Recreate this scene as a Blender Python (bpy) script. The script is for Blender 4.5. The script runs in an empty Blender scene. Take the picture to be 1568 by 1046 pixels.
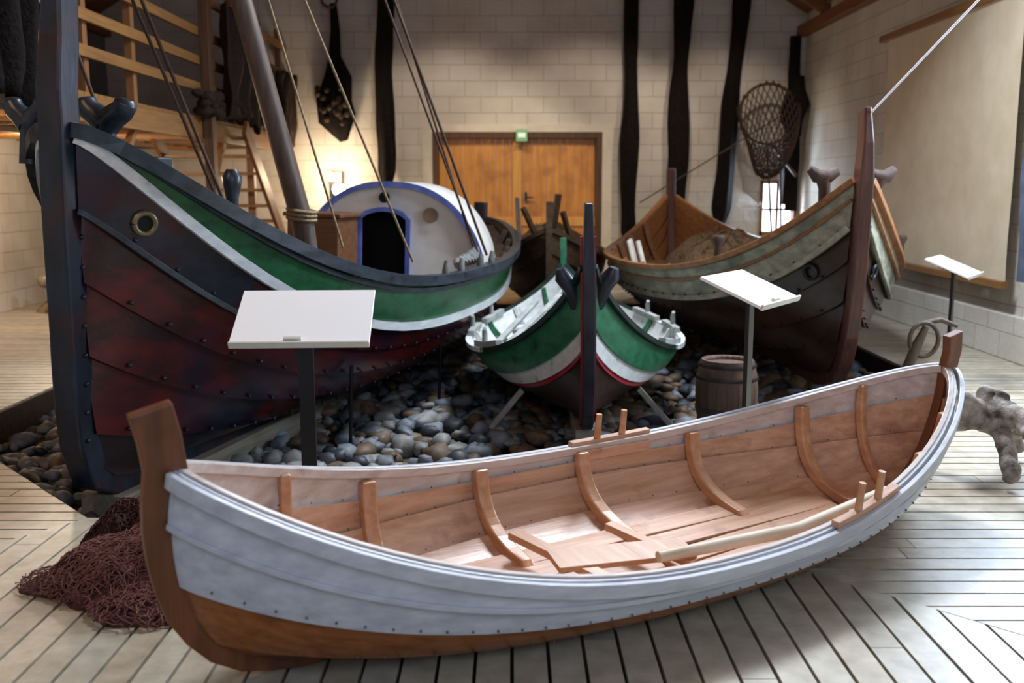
import bpy, math, random
from mathutils import Vector, Matrix, noise
random.seed(7)
R=random.random
def U(a,b): return a+(b-a)*R()
def V(*a): return Vector(a)
def C(h):
    h=h.lstrip('#'); o=[]
    for i in (0,2,4):
        c=int(h[i:i+2],16)/255
        o.append(c/12.92 if c<=.04045 else ((c+.055)/1.055)**2.4)
    return (*o,1)
# ---------------------------------------------------------------- materials
def M(name,c1,c2=None,rough=.5,scale=4,st=(1,1,1),bump=.0,lo=.35,hi=.65,metal=0,c3=None,s3=2.0,l3=.55,h3=.7,attr=None,spec=.5,bdist=.01,fine=None):
    m=bpy.data.materials.new(name); m.use_nodes=True
    nt=m.node_tree; N=nt.nodes; L=nt.links
    b=N['Principled BSDF']
    b.inputs['Roughness'].default_value=rough; b.inputs['Metallic'].default_value=metal
    b.inputs['Specular IOR Level'].default_value=spec
    if c2 is None: c2=c1
    tc=N.new('ShaderNodeTexCoord'); mp=N.new('ShaderNodeMapping'); mp.inputs['Scale'].default_value=st
    L.new(tc.outputs['Object'],mp.inputs['Vector'])
    nz=N.new('ShaderNodeTexNoise'); nz.inputs['Scale'].default_value=scale; nz.inputs['Detail'].default_value=7; nz.inputs['Roughness'].default_value=.6
    L.new(mp.outputs['Vector'],nz.inputs['Vector'])
    r=N.new('ShaderNodeValToRGB'); r.color_ramp.elements[0].position=lo; r.color_ramp.elements[1].position=hi
    r.color_ramp.elements[0].color=C(c1); r.color_ramp.elements[1].color=C(c2)
    L.new(nz.outputs['Fac'],r.inputs['Fac']); col=r.outputs['Color']
    if c3:
        n3=N.new('ShaderNodeTexNoise'); n3.inputs['Scale'].default_value=s3; n3.inputs['Detail'].default_value=5
        L.new(mp.outputs['Vector'] if fine else tc.outputs['Object'],n3.inputs['Vector'])
        r3=N.new('ShaderNodeValToRGB'); r3.color_ramp.elements[0].position=l3; r3.color_ramp.elements[1].position=h3
        L.new(n3.outputs['Fac'],r3.inputs['Fac'])
        mx=N.new('ShaderNodeMix'); mx.data_type='RGBA'
        L.new(r3.outputs['Color'],mx.inputs[0]); L.new(col,mx.inputs[6]); mx.inputs[7].default_value=C(c3)
        col=mx.outputs[2]
    if attr:
        at=N.new('ShaderNodeAttribute'); at.attribute_name=attr
        mx=N.new('ShaderNodeMix'); mx.data_type='RGBA'; mx.blend_type='MULTIPLY'; mx.inputs[0].default_value=1
        L.new(col,mx.inputs[6]); L.new(at.outputs['Color'],mx.inputs[7]); col=mx.outputs[2]
    L.new(col,b.inputs['Base Color'])
    if bump:
        bp=N.new('ShaderNodeBump'); bp.inputs['Strength'].default_value=bump; bp.inputs['Distance'].default_value=bdist
        L.new(nz.outputs['Fac'],bp.inputs['Height']); L.new(bp.outputs['Normal'],b.inputs['Normal'])
    return m
def wood(name,c1,c2,rough=.5,axis=0,scale=3,bump=.25,c3=None,**k):
    st=[9,9,9]; st[axis]=.7
    return M(name,c1,c2,rough,scale,tuple(st),bump,.3,.7,c3=c3,**k)
def emis(name,c,s):
    m=bpy.data.materials.new(name); m.use_nodes=True; b=m.node_tree.nodes['Principled BSDF']
    b.inputs['Base Color'].default_value=C(c); b.inputs['Emission Color'].default_value=C(c); b.inputs['Emission Strength'].default_value=s
    return m
def blockwall(name,axis,c1,c2,cm,bw=.5,rh=.25,ms=.006):
    m=bpy.data.materials.new(name); m.use_nodes=True; nt=m.node_tree; N=nt.nodes; L=nt.links
    b=N['Principled BSDF']; b.inputs['Roughness'].default_value=.75
    tc=N.new('ShaderNodeTexCoord'); sp=N.new('ShaderNodeSeparateXYZ'); cb=N.new('ShaderNodeCombineXYZ')
    L.new(tc.outputs['Object'],sp.inputs[0]); L.new(sp.outputs[axis],cb.inputs[0]); L.new(sp.outputs[2],cb.inputs[1])
    br=N.new('ShaderNodeTexBrick'); br.inputs['Scale'].default_value=1; br.inputs['Brick Width'].default_value=bw; br.inputs['Row Height'].default_value=rh
    br.inputs['Mortar Size'].default_value=ms; br.inputs['Mortar Smooth'].default_value=.6
    br.inputs['Color1'].default_value=C(c1); br.inputs['Color2'].default_value=C(c2); br.inputs['Mortar'].default_value=C(cm)
    L.new(cb.outputs[0],br.inputs['Vector'])
    nz=N.new('ShaderNodeTexNoise'); nz.inputs['Scale'].default_value=1.3; nz.inputs['Detail'].default_value=8
    L.new(tc.outputs['Object'],nz.inputs['Vector'])
    rr=N.new('ShaderNodeValToRGB'); rr.color_ramp.elements[0].position=.3; rr.color_ramp.elements[1].position=.6
    rr.color_ramp.elements[0].color=(.80,.77,.73,1); rr.color_ramp.elements[1].color=(1,1,1,1)
    L.new(nz.outputs['Fac'],rr.inputs['Fac'])
    mx=N.new('ShaderNodeMix'); mx.data_type='RGBA'; mx.blend_type='MULTIPLY'; mx.inputs[0].default_value=1
    L.new(br.outputs['Color'],mx.inputs[6]); L.new(rr.outputs['Color'],mx.inputs[7]); L.new(mx.outputs[2],b.inputs['Base Color'])
    n2=N.new('ShaderNodeTexNoise'); n2.inputs['Scale'].default_value=18; n2.inputs['Detail'].default_value=6
    L.new(tc.outputs['Object'],n2.inputs['Vector'])
    ad=N.new('ShaderNodeMath'); ad.operation='MULTIPLY_ADD'; ad.inputs[1].default_value=-1.3
    L.new(br.outputs['Fac'],ad.inputs[0]); L.new(n2.outputs['Fac'],ad.inputs[2])
    bp=N.new('ShaderNodeBump'); bp.inputs['Strength'].default_value=.6; bp.inputs['Distance'].default_value=.013
    L.new(ad.outputs[0],bp.inputs['Height']); L.new(bp.outputs['Normal'],b.inputs['Normal'])
    return m
# ---------------------------------------------------------------- mesh builder
def empty(name,loc=(0,0,0),rot=(0,0,0),parent=None):
    e=bpy.data.objects.new(name,None); bpy.context.collection.objects.link(e); e.location=loc; e.rotation_euler=rot
    e.empty_display_size=.2
    if parent: e.parent=parent
    return e
class MB:
    def __init__(s): s.v=[];s.f=[];s.m=[];s.sm=[]
    def add(s,vs,fs,m=0,sm=False):
        o=len(s.v); s.v+= [tuple(x) for x in vs]
        for f in fs: s.f.append([i+o for i in f]); s.m.append(m); s.sm.append(sm)
    def box(s,a,b,m=0,mat=None):
        vs=[V(x,y,z) for x in (a[0],b[0]) for y in (a[1],b[1]) for z in (a[2],b[2])]
        if mat is not None: vs=[mat@v for v in vs]
        s.add(vs,[(0,1,3,2),(4,6,7,5),(0,4,5,1),(2,3,7,6),(0,2,6,4),(1,5,7,3)],m)
    def grid(s,rows,m=0,sm=True):
        n=len(rows[0]); vs=[p for r in rows for p in r]; fs=[]
        for i in range(len(rows)-1):
            for j in range(n-1): fs.append((i*n+j,i*n+j+1,(i+1)*n+j+1,(i+1)*n+j))
        s.add(vs,fs,m,sm)
    def sweep(s,path,w,h,side=None,up=None,m=0):
        path=[Vector(p) for p in path]; n=len(path); vs=[]
        for i,p in enumerate(path):
            t=(path[min(i+1,n-1)]-path[max(i-1,0)]).normalized()
            if side is not None: sd=Vector(side).normalized(); u=sd.cross(t).normalized()
            else:
                uu=Vector(up) if up is not None else V(0,0,1)
                sd=t.cross(uu).normalized(); u=sd.cross(t)
            ww=w[i] if isinstance(w,(list,tuple)) else w; hh=h[i] if isinstance(h,(list,tuple)) else h
            for a,b in ((-1,-1),(1,-1),(1,1),(-1,1)): vs.append(p+sd*ww*a/2+u*hh*b/2)
        fs=[(3,2,1,0),tuple(4*(n-1)+k for k in range(4))]
        for i in range(n-1):
            for k in range(4): fs.append((4*i+k,4*i+(k+1)%4,4*i+4+(k+1)%4,4*i+4+k))
        s.add(vs,fs,m)
    def tube(s,path,r,n=8,m=0,caps=True,fold=0,seed=0,sq=1.0):
        path=[Vector(p) for p in path]; k=len(path)
        t0=(path[1]-path[0]).normalized(); ref=V(1,0,0) if abs(t0.x)<.8 else V(0,1,0)
        sd=(ref-t0*ref.dot(t0)).normalized(); rows=[]
        for i,p in enumerate(path):
            t=(path[min(i+1,k-1)]-path[max(i-1,0)]).normalized()
            sd=(sd-t*sd.dot(t)).normalized(); u=t.cross(sd)
            rr=r[i] if isinstance(r,(list,tuple)) else r; row=[]
            for j in range(n):
                a=2*math.pi*j/n; q=rr
                if fold: q=rr*(1+fold*math.sin(a*5+seed+i*.15)+fold*.8*noise.noise(V(math.cos(a)*2,math.sin(a)*2,i*.25+seed)))
                row.append(p+sd*math.cos(a)*q+u*math.sin(a)*q*sq)
            row.append(row[0].copy()); rows.append(row)
        s.grid(rows,m,True)
        if caps:
            for row in (rows[0],rows[-1]): s.add(row[:-1],[tuple(range(n))],m)
    def ball(s,c,r,m=0,n=8,k=5,sc=(1,1,1)):
        c=Vector(c); rows=[]
        for i in range(k+1):
            a=math.pi*i/k; rows.append([c+V(math.sin(a)*math.cos(2*math.pi*j/n)*r*sc[0],math.sin(a)*math.sin(2*math.pi*j/n)*r*sc[1],math.cos(a)*r*sc[2]) for j in range(n+1)])
        s.grid(rows,m,True)
    def lathe(s,prof,c=(0,0,0),n=24,m=0,mats=None):
        c=Vector(c); rows=[[c+V(r*math.cos(2*math.pi*j/n),r*math.sin(2*math.pi*j/n),z) for j in range(n+1)] for r,z in prof]
        s.grid(rows,m,True)
    def build(s,name,mats,parent=None,bevel=0):
        me=bpy.data.meshes.new(name); me.from_pydata(s.v,[],s.f)
        for mt in mats: me.materials.append(mt)
        me.polygons.foreach_set('material_index',s.m); me.polygons.foreach_set('use_smooth',s.sm); me.update()
        o=bpy.data.objects.new(name,me); bpy.context.collection.objects.link(o)
        if parent: o.parent=parent
        if bevel:
            b=o.modifiers.new('bevel','BEVEL'); b.width=bevel; b.segments=2; b.limit_method='ANGLE'; b.angle_limit=.7
        return o
def lerp(a,b,t): return a+(b-a)*t
def pl(arr,q):
    q=max(0,min(len(arr)-1,q)); i=min(int(q),len(arr)-2); return lerp(arr[i],arr[i+1],q-i)
class Prof:
    def __init__(s,pts):
        P=[Vector(p) for p in pts]; out=[]
        for i in range(len(P)-1):
            p0=P[max(i-1,0)];p1=P[i];p2=P[i+1];p3=P[min(i+2,len(P)-1)]
            for k in range(8):
                t=k/8; out.append(.5*((2*p1)+(p2-p0)*t+(2*p0-5*p1+4*p2-p3)*t*t+(3*p1-p0-3*p2+p3)*t**3))
        out.append(P[-1]); s.p=out; s.d=[0]
        for a,b in zip(out,out[1:]): s.d.append(s.d[-1]+(b-a).length)
    def __call__(s,t):
        D=max(0,min(1,t))*s.d[-1]
        for i in range(len(s.p)-1):
            if s.d[i+1]>=D-1e-9:
                f=(D-s.d[i])/max(1e-9,s.d[i+1]-s.d[i]); return s.p[i].lerp(s.p[i+1],f)
        return s.p[-1]
class Hull:
    def __init__(s,bow,stern,mid,tm,te,um=.5,a=2,b=(1.1,.8),p=(4,2.5),ts=.02):
        s.bow=Prof(bow);s.st=Prof(stern);s.mid=mid;s.tm=tm;s.te=te;s.N=len(tm)-1;s.um=um;s.a=a;s.b=b;s.p=p;s.ts=ts
    def sec(s,t):
        A,B,Cc,D=[Vector(x) for x in s.mid]; i=1-t
        return A*i**3+3*B*i*i*t+3*Cc*i*t*t+D*t**3
    def S(s,q,u):
        te=pl(s.te,q);tm=pl(s.tm,q); eb=s.bow(te);es=s.st(te);m=s.sec(tm)
        if u<s.um: c=(s.um-u)/s.um; e=eb
        else: c=(u-s.um)/(1-s.um); e=es
        k=q/s.N
        y=s.ts+(m.x-s.ts)*max(0,1-c**s.a)**lerp(s.b[0],s.b[1],k)
        z=m.y+(e.y-m.y)*c**lerp(s.p[0],s.p[1],k)
        return V(lerp(eb.x,es.x,u),y,z)
    def Nn(s,q,u):
        e=.01; q0=max(0,q-e*3);q1=min(s.N,q+e*3);u0=max(.002,u-e);u1=min(.998,u+e)
        n=(s.S(q,u1)-s.S(q,u0)).cross(s.S(q1,min(max(u,.002),.998))-s.S(q0,min(max(u,.002),.998)))
        if n.length<1e-9: n=V(0,1,0)
        n.normalize()
        if n.y<0: n=-n
        return n
    def P(s,q,u,off=0,side=1):
        p=s.S(q,u)+s.Nn(q,u)*off
        if p.y<.003: p.y=.003
        p.y*=side; return p
    def u_at(s,x,q=None):
        q=s.N if q is None else q
        a=s.bow(pl(s.te,q)).x;b=s.st(pl(s.te,q)).x; return (x-a)/(b-a)
    def planks(s,mb,th,outm,inm,edgem=None,nu=44,nr=4):
        us=[.5-.5*math.cos(math.pi*i/nu) for i in range(nu+1)]
        for sd in (1,-1):
            for k in range(s.N):
                om=outm[k]; im=inm[k]; em=om if edgem is None else edgem
                O=[];I=[]
                for r in range(nr+1):
                    l=r/nr; off=th*(1-l)
                    O.append([s.P(k+l,u,off,sd) for u in us]); I.append([s.P(k+l,u,off-th,sd) for u in us])
                mb.grid(O,om); mb.grid(I,im); mb.grid([O[0],I[0]],em,False); mb.grid([O[-1],I[-1]],em,False)
    def rail(s,mb,w,h,q=None,off=0,dz=0,m=0,u0=0,u1=1,n=40,sides=(1,-1)):
        q=s.N if q is None else q
        for sd in sides:
            us=[u0+(u1-u0)*(.5-.5*math.cos(math.pi*i/n)) for i in range(n+1)]
            pts=[s.P(q,u,off,sd)+V(0,0,dz) for u in us]
            mb.sweep(pts,w,h,m=m)
    def rib(s,mb,u,w,h,m=0,q0=0,q1=None,off=-.02,sides=(1,-1)):
        q1=s.N if q1 is None else q1; full=[]
        x=s.S(s.N,u).x
        qs=[lerp(q0,q1,i/14) for i in range(15)]
        def pt(q,sd):
            return s.P(q,max(.0,min(1,s.u_at(x,q))),off,sd)
        if len(sides)==2: full=[pt(q,1) for q in reversed(qs)]+[pt(q,-1) for q in qs if q>q0 or q0>0]
        else: full=[pt(q,sides[0]) for q in qs]
        mb.sweep(full,w,h,side=(1,0,0),m=m)
    def rivets(s,mb,step,r,ks,off,m=0,l=.1):
        for sd in (1,-1):
            for k in ks:
                Lq=(s.S(k,1)-s.S(k,0)).length; n=int(Lq/step)
                for i in range(1,n):
                    u=i/n; p=s.P(min(s.N,k+l),u,off,sd); mb.ball(p,r,m,6,4)
    def cross(s,mb,x,q,w,h,m=0,dz=0,inset=.02):
        u=s.u_at(x,q); p=s.P(q,u,-inset,1); p2=s.P(q,u,-inset,-1)
        mb.sweep([p+V(0,0,dz),p2+V(0,0,dz)],w,h,m=m)
def keelpath(h,bowhead,sternhead,bw,kw,sw,off=0,nb=10,nk=8):
    b=[h.bow(i/nb) for i in range(nb+1)][::-1]; st=[h.st(i/nb) for i in range(nb+1)]
    pts=[Vector(x) for x in bowhead]+b; W=[]
    for x in bowhead: W.append(bw[0])
    nbh=len(b)
    for i in range(nbh): W.append(lerp(bw[0],kw,max(0,(i/(nbh-1)-.5)*2)))
    a=b[-1];z=st[0]
    for i in range(1,nk): pts.append(a.lerp(z,i/nk)); W.append(kw)
    for i,x in enumerate(st): pts.append(x); W.append(lerp(kw,sw[0],min(1,i/(nbh-1)*2)))
    for x in sternhead: pts.append(Vector(x)); W.append(sw[0])
    out=[]
    for i,p in enumerate(pts):
        t=(pts[min(i+1,len(pts)-1)]-pts[max(i-1,0)]).normalized()
        nrm=Vector((t.y,-t.x)) ; 
        out.append(V(p.x+nrm.x*off,0,p.y+nrm.y*off))
    return out,W
# ---------------------------------------------------------------- shared materials
m_floor=M('floor_pine','#a59a86','#cdc3b0',.38,3,(3,3,3),.15,.3,.7,attr='tint')
m_back=blockwall('painted_block_back',0,'#d8d2ca','#d2cbc1','#b7aca0')
m_side=blockwall('painted_block_side',1,'#d8d3c9','#d4cec2','#b9afa1')
m_dark=M('dark_earth','#15110d','#2a221b',.9,6)
m_timber=wood('mezzanine_pine','#7e5630','#a0733f',.5,1,2.5)
m_timberz=wood('post_pine','#7a4e28','#986a3c',.5,2,2.5)
m_timbdark=wood('post_dark','#42291a','#604025',.6,2,2.5)
m_roof=wood('roof_board','#6e3e1c','#93582c',.6,1,2.5)
m_tar=M('tarred_twine','#0a0707','#1d1614',.9,25,(1,1,1),.8,bdist=.02,spec=.2)
m_black=M('black_paint','#08080a','#101013',.35,5)
m_rope=M('hemp_rope','#6d5a44','#93805f',.8,60,(1,1,1),.5)
m_ropedark=M('dark_rope','#2a1a12','#4a3022',.8,60)
m_ropewhite=M('white_rope','#c9cbd2','#e8e8ee',.6,60)
# ================================================================ ROOM
XL,XR,YB,YF=-6.5,4.65,16.3,-1.3
def clip(poly,ax,val,gt):
    out=[]
    for i in range(len(poly)):
        a=poly[i];b=poly[(i+1)%len(poly)]
        ia=(a[ax]>=val)==gt or a[ax]==val; ib=(b[ax]>=val)==gt or b[ax]==val
        if ia: out.append(a)
        if ia!=ib:
            t=(val-a[ax])/(b[ax]-a[ax]); out.append((a[0]+(b[0]-a[0])*t,a[1]+(b[1]-a[1])*t))
    return out
zones=[([(-2.07,4.66),(.52,4.70),(4.65,.57),(4.65,-1.3),(-6.5,-1.3)],1),
 ([(.52,4.70),(3.5,7.6),(4.65,7.6),(4.65,.57)],0),
 ([(3.5,7.6),(4.65,7.6),(4.65,16.3),(3.5,16.3)],0),
 ([(-2.07,4.66),(-3.7,6.4),(-6.5,6.4),(-6.5,-1.3)],0),
 ([(-3.7,6.4),(-6.5,6.4),(-6.5,16.3),(-3.7,16.3)],0),
 ([(-3.7,13.6),(3.5,13.6),(3.5,16.3),(-3.7,16.3)],0)]
fv=[];ff=[];ft=[]
bwid=.125;gap=.013
for poly,run in zones:
    ax=1-run
    lo=min(p[ax] for p in poly);hi=max(p[ax] for p in poly)
    k0=int(math.floor(lo/bwid));k1=int(math.ceil(hi/bwid))
    for k in range(k0,k1):
        a=k*bwid+gap/2;b=(k+1)*bwid-gap/2
        q=clip(clip(poly,ax,a,True),ax,b,False)
        if len(q)<3: continue
        l0=min(p[run] for p in q);l1=max(p[run] for p in q)
        c=l0-U(0,3)
        while c<l1:
            d=c+U(3.0,4.4)
            qq=clip(clip(q,run,c+.002,True),run,d-.002,False); c=d
            if len(qq)<3: continue
            r=[]; 
            for p in qq:
                if not r or (abs(p[0]-r[-1][0])+abs(p[1]-r[-1][1]))>1e-5: r.append(p)
            if len(r)>2 and abs(r[0][0]-r[-1][0])+abs(r[0][1]-r[-1][1])<1e-5: r.pop()
            if len(r)<3: continue
            o=len(fv);n=len(r);dz=U(-.0012,.0012)
            fv+=[(p[0],p[1],dz) for p in r]+[(p[0],p[1],-.03) for p in r]
            t=U(.78,1.05);w=U(-.03,.03);tc=(min(1,t+w),t,max(0,t-w),1)
            ff.append([o+i for i in range(n)]);ft+= [tc]*1
            for i in range(n): ff.append([o+i,o+(i+1)%n,o+n+(i+1)%n,o+n+i]); ft.append(tc)
me=bpy.data.meshes.new('floor');me.from_pydata(fv,[],ff);me.materials.append(m_floor)
ca=me.color_attributes.new('tint','FLOAT_COLOR','CORNER')
for p,t in zip(me.polygons,ft):
    for l in p.loop_indices: ca.data[l].color=t
fo=bpy.data.objects.new('floor',me);bpy.context.collection.objects.link(fo)
mb=MB();mb.box((XL,YF,-.5),(XR,YB,-.42));mb.build('ground_slab',[m_dark])
pit=[(-2.07,4.66),(.52,4.70),(3.5,7.6),(3.5,13.6),(-3.7,13.6),(-3.7,6.4)]
m_edge=wood('pit_edge_wood','#2b1d13','#4a3524',.7,0)
mb=MB()
for i in range(len(pit)):
    a=V(*pit[i],0);b=V(*pit[(i+1)%len(pit)],0)
    mb.sweep([a-V(0,0,.2),b-V(0,0,.2)],.04,.37)
mb.build('trim_pit_edge',[m_edge])
zr=7.6;xm=(XL+XR)/2;ze=4.1
mb=MB();th=.3
def prism(mb,pts,y0,y1,m=0):
    n=len(pts);mb.add([(x,y0,z) for x,z in pts]+[(x,y1,z) for x,z in pts],[tuple(range(n)),tuple(range(2*n-1,n-1,-1))]+[(i,(i+1)%n,n+(i+1)%n,n+i) for i in range(n)],m)
dx0,dx1,dz1=-1.28,1.45,2.45
wx0,wx1,wz0,wz1=4.02,4.62,.8,1.68
def bp(a,b,c,d): mb.box((a,YB,c),(b,YB+th,d))
bp(XL,dx0,-.4,ze);bp(dx0,dx1,dz1,ze);bp(dx1,wx0,-.4,ze);bp(wx0,wx1,-.4,wz0);bp(wx0,wx1,wz1,ze);bp(wx1,XR,-.4,ze)
prism(mb,[(XL-th,ze),(XR+th,ze),(xm,zr)],YB,YB+th)
mb.build('wall_back',[m_back])
mb=MB();mb.box((XR,YF,-.4),(XR+th,YB+th,ze+.2));mb.build('wall_right',[m_side])
mb=MB();mb.box((XL-th,YF,-.4),(XL,YB+th,ze+.2));mb.build('wall_left',[m_side])
mb=MB();mb.box((XR-.07,YF,0),(XR,YB,.42));mb.build('trim_plinth',[m_side],bevel=.01)
mb=MB()
for x0,x1,z0,z1 in ((XL-th,xm,ze,zr+.0),(XR+th,xm,ze,zr)):
    mb.add([(x0,YF,z0),(x1,YF,z1),(x1,YB+th,z1),(x0,YB+th,z0),(x0,YF,z0+.1),(x1,YF,z1+.1),(x1,YB+th,z1+.1),(x0,YB+th,z0+.1)],[(0,1,2,3),(7,6,5,4),(0,4,5,1),(2,6,7,3),(1,5,6,2),(0,3,7,4)])
mb.build('ceiling',[m_roof])
mb=MB()
y=0.2
while y<YB:
    for x0 in (XL,XR): mb.sweep([(x0,y,ze+.02),(xm,y,zr-.1)],.1,.16)
    y+=1.15
for x in (XL+.1,XR-.08): mb.box((x-.07,YF,ze-.18),(x+.07,YB,ze-.02))
mb.box((XL,YB-.5,4.9),(XR-.8,YB-.38,5.05))
mb.build('trim_rafters',[m_roof],bevel=.008)
m_door=wood('door_pine','#bd7c33','#d99a4a',.4,2,2,c3='#965d27',s3=3,l3=.5,h3=.8)
m_door2=wood('door_pine_light','#c88e48','#deab60',.4,2,2)
e=empty('door_1',(0,0,0))
mb=MB()
mid=(dx0+dx1)/2;fy=YB+.1
for a,b,sg in ((dx0+.1,mid-.005,1),(mid+.005,dx1-.1,-1)):
    n=11;bw=(b-a)/n
    for i in range(n): mb.box((a+i*bw+.002,fy,0.02),(a+(i+1)*bw-.002,fy+.05,dz1-.1),0)
mb.build('door_boards',[m_door],e,bevel=.004)
mb=MB()
for a,b,sg in ((dx0+.1,mid-.005,1),(mid+.005,dx1-.1,-1)):
    for z in (.12,.95): mb.box((a,fy-.03,z),(b,fy,z+.14))
mb.box((mid-.07,fy-.045,.02),(mid+.07,fy-.001,dz1-.1))
mb.build('door_ledges',[m_door2],e,bevel=.004)
mb=MB();mb.box((dx0,YB-.04,0),(dx0+.1,YB+.2,dz1-.1));mb.box((dx1-.1,YB-.04,0),(dx1,YB+.2,dz1-.1));mb.box((dx0,YB-.04,dz1-.1),(dx1,YB+.2,dz1))
mb.build('door_frame',[m_timbdark],e,bevel=.006)
mb=MB();mb.box((mid+.12,fy-.06,1.35),(mid+.16,fy-.03,1.5));mb.box((mid+.12,fy-.09,1.4),(mid+.26,fy-.07,1.425));mb.build('door_handle',[m_black],e,bevel=.005)
mb=MB();mb.box((mid-.02,YB-.12,dz1-.15),(mid+.16,YB-.045,dz1+.04));mb.box((mid+.01,YB-.125,dz1-.09),(mid+.13,YB-.119,dz1-.02),1);mb.build('exit_sign',[emis('exit_green','#7fae86',.25),emis('exit_pale','#d6e8d0',.5)],bevel=.004)
mb=MB();
for a,b in ((dx0-.16,dx0),(dx1,dx1+.16)): mb.box((a,YB-.025,0),(b,YB+.02,dz1))
mb.box((dx0-.16,YB-.025,dz1),(dx1+.16,YB+.02,dz1+.12));mb.build('trim_door_surround',[M('door_plaster','#d2c9ba','#ddd5c7',.8,5)])
e=empty('window_1');mb=MB()
mb.box((wx0,YB-.02,wz0),(wx0+.05,YB+.2,wz1));mb.box((wx1-.05,YB-.02,wz0),(wx1,YB+.2,wz1));mb.box((wx0,YB-.02,wz0),(wx1,YB+.2,wz0+.06));mb.box((wx0,YB-.02,wz1-.05),(wx1,YB+.2,wz1))
mb.box(((wx0+wx1)/2-.02,YB+.06,wz0),((wx0+wx1)/2+.02,YB+.1,wz1));mb.box((wx0,YB+.06,1.2),(wx1,YB+.1,1.235))
mb.build('window_frame',[m_timberz],e,bevel=.005)
mb=MB();mb.box((wx0,YB+.22,wz0),(wx1,YB+.24,wz1));mb.build('window_pane',[emis('daylight_pane','#e8f0ff',5)],e)
# ================================================================ MEZZANINE
e=empty('mezzanine')
mx=-3.6;mz=2.35
mb=MB()
y=5.2
while y<YB-.05:
    mb.box((XL,y,mz),(mx,min(YB,y+.14),mz+.035));y+=.148
mb.build('deck_boards',[m_timber],e)
mb=MB()
mb.box((mx-.05,5.2,mz-.22),(mx+.02,YB,mz-.002));mb.box((mx-1.5,5.2,mz-.22),(mx-1.43,YB,mz-.002))
y=5.5
while y<YB: mb.box((XL,y,mz-.17),(mx-.05,y+.06,mz-.003));y+=.6
for z in (2.72,3.02,3.34,3.75): mb.box((mx-.02,5.2,z-.05),(mx+.025,YB,z+.05))
mb.build('beams_and_rails',[m_timber],e,bevel=.006)
mb=MB()
for y in (5.6,6.6,7.6,8.7,9.8,13.3,14.7,16.0): mb.box((mx-.1,y,mz-.22),(mx-.022,y+.09,4.0))
for y in (9.2,14.2): mb.box((mx-.13,y,0),(mx-.03,y+.1,mz-.222))
mb.sweep([(mx-.08,9.2,1.5),(mx-.08,9.9,2.15)],.07,.07,side=(1,0,0));mb.sweep([(mx-.08,12.0,1.2),(mx-.08,12.9,2.15)],.08,.08,side=(1,0,0))
mb.build('posts',[m_timberz],e,bevel=.006)
mb=MB();mb.box((mx+.026,11.75,0),(mx+.14,11.9,4.2));mb.box((mx+.026,6.9,mz),(mx+.12,7.05,4.4));mb.build('dark_post',[m_timbdark],e,bevel=.01)
mb=MB();mb.box((XL+.02,5.2,mz+.04),(XL+.06,YB,ze));mb.build('trim_upper_lining',[wood('grey_blue_boards','#6f7683','#8b909b',.7,1)])
e=empty('staircase');mb=MB()
for i in range(10):
    z=.22*(i+1);yy=15.6-.28*i
    mb.box((-4.55,yy-.14,z-.02),(-3.42,yy+.14,z+.02))
mb.build('treads',[m_timber],e,bevel=.004)
mb=MB()
for x in (-4.58,-3.39): mb.sweep([(x,15.9,.0),(x,12.9,2.33)],.05,.22,side=(1,0,0))
mb.build('stringers',[wood('stringer_red','#6b3d22','#8a5330',.5,1)],e,bevel=.005)
# ================================================================ BOATS
# ---------- front rowboat
ang=math.atan2(.534,.845)
eb=empty('wooden_rowboat',(-1.09,2.91,.03),(math.radians(7),0,ang))
fw=M('boat_white_wash','#b0b3bc','#d2d4db',.36,3,(1,8,8),.15,.3,.7,c3='#9a9590',s3=3,l3=.62,h3=.85)
fwo=wood('boat_varnished_brown','#7c4522','#aa6a3b',.28,0,3,.2,c3='#562e17',s3=5,l3=.6,h3=.8)
fin=wood('boat_inside_wood','#b68463','#dab094',.36,0,2.5,.2,c3='#8a5a42',s3=5,l3=.6,h3=.8)
fin2=wood('boat_inside_pale','#bba69b','#ddd3cd',.36,0,2.5,.15,c3='#96725f',s3=6,l3=.62,h3=.82)
fst=wood('boat_stem_wood','#5f351e','#864f30',.42,2,2,.25,c3='#3f2316',s3=4,l3=.55,h3=.8)
frib=wood('boat_rib_wood','#b27a53','#d6a680',.38,1,2,.2)
LF=3.79
bow=[(.45,.03),(.24,.09),(.11,.24),(.05,.42),(.03,.59),(.04,.75)]
stern=[(LF-.41,.03),(LF-.21,.10),(LF-.08,.24),(LF-.02,.41),(LF,.56),(LF-.01,.69)]
H=Hull(bow,stern,[(.02,.03),(.34,.015),(.54,.06),(.58,.325)],[0,.50,.80,.91,1],[0,.34,.60,.82,1],.5,2.2,(.9,.72),(4.5,2.3))
mb=MB();H.planks(mb,.018,[1,1,0,0],[2,2,2,3],None)
mb.build('hull_planks',[fw,fwo,fin,fin2],eb)
kp,kh=keelpath(H,[(.0,.95),(.025,.85)],[(LF,.77),(LF-.02,.855)],(.125,),.07,(.10,),off=.02)
mb=MB();mb.sweep(kp,.045,kh,side=(0,1,0));mb.build('stem_and_keel',[fst],eb,bevel=.006)
mb=MB();H.rail(mb,.022,.05,off=.026,dz=-.022,m=0);H.rail(mb,.022,.035,off=-.024,dz=-.012,m=1);H.rail(mb,.012,.02,q=3,off=.02,dz=.0,m=0)
mb.build('gunwales',[fw,fin2],eb,bevel=.003)
mb=MB()
RX=[x*3.85/4.05 for x in (.9,1.5,2.08,2.74,3.37)]
for x in RX: H.rib(mb,H.u_at(x),.06,.05,off=-.038,q1=H.N-.3)
for x in (.48,LF-.3): H.rib(mb,H.u_at(x),.04,.04,off=-.034,q1=H.N-.1)
mb.build('ribs',[frib],eb,bevel=.008)
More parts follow.
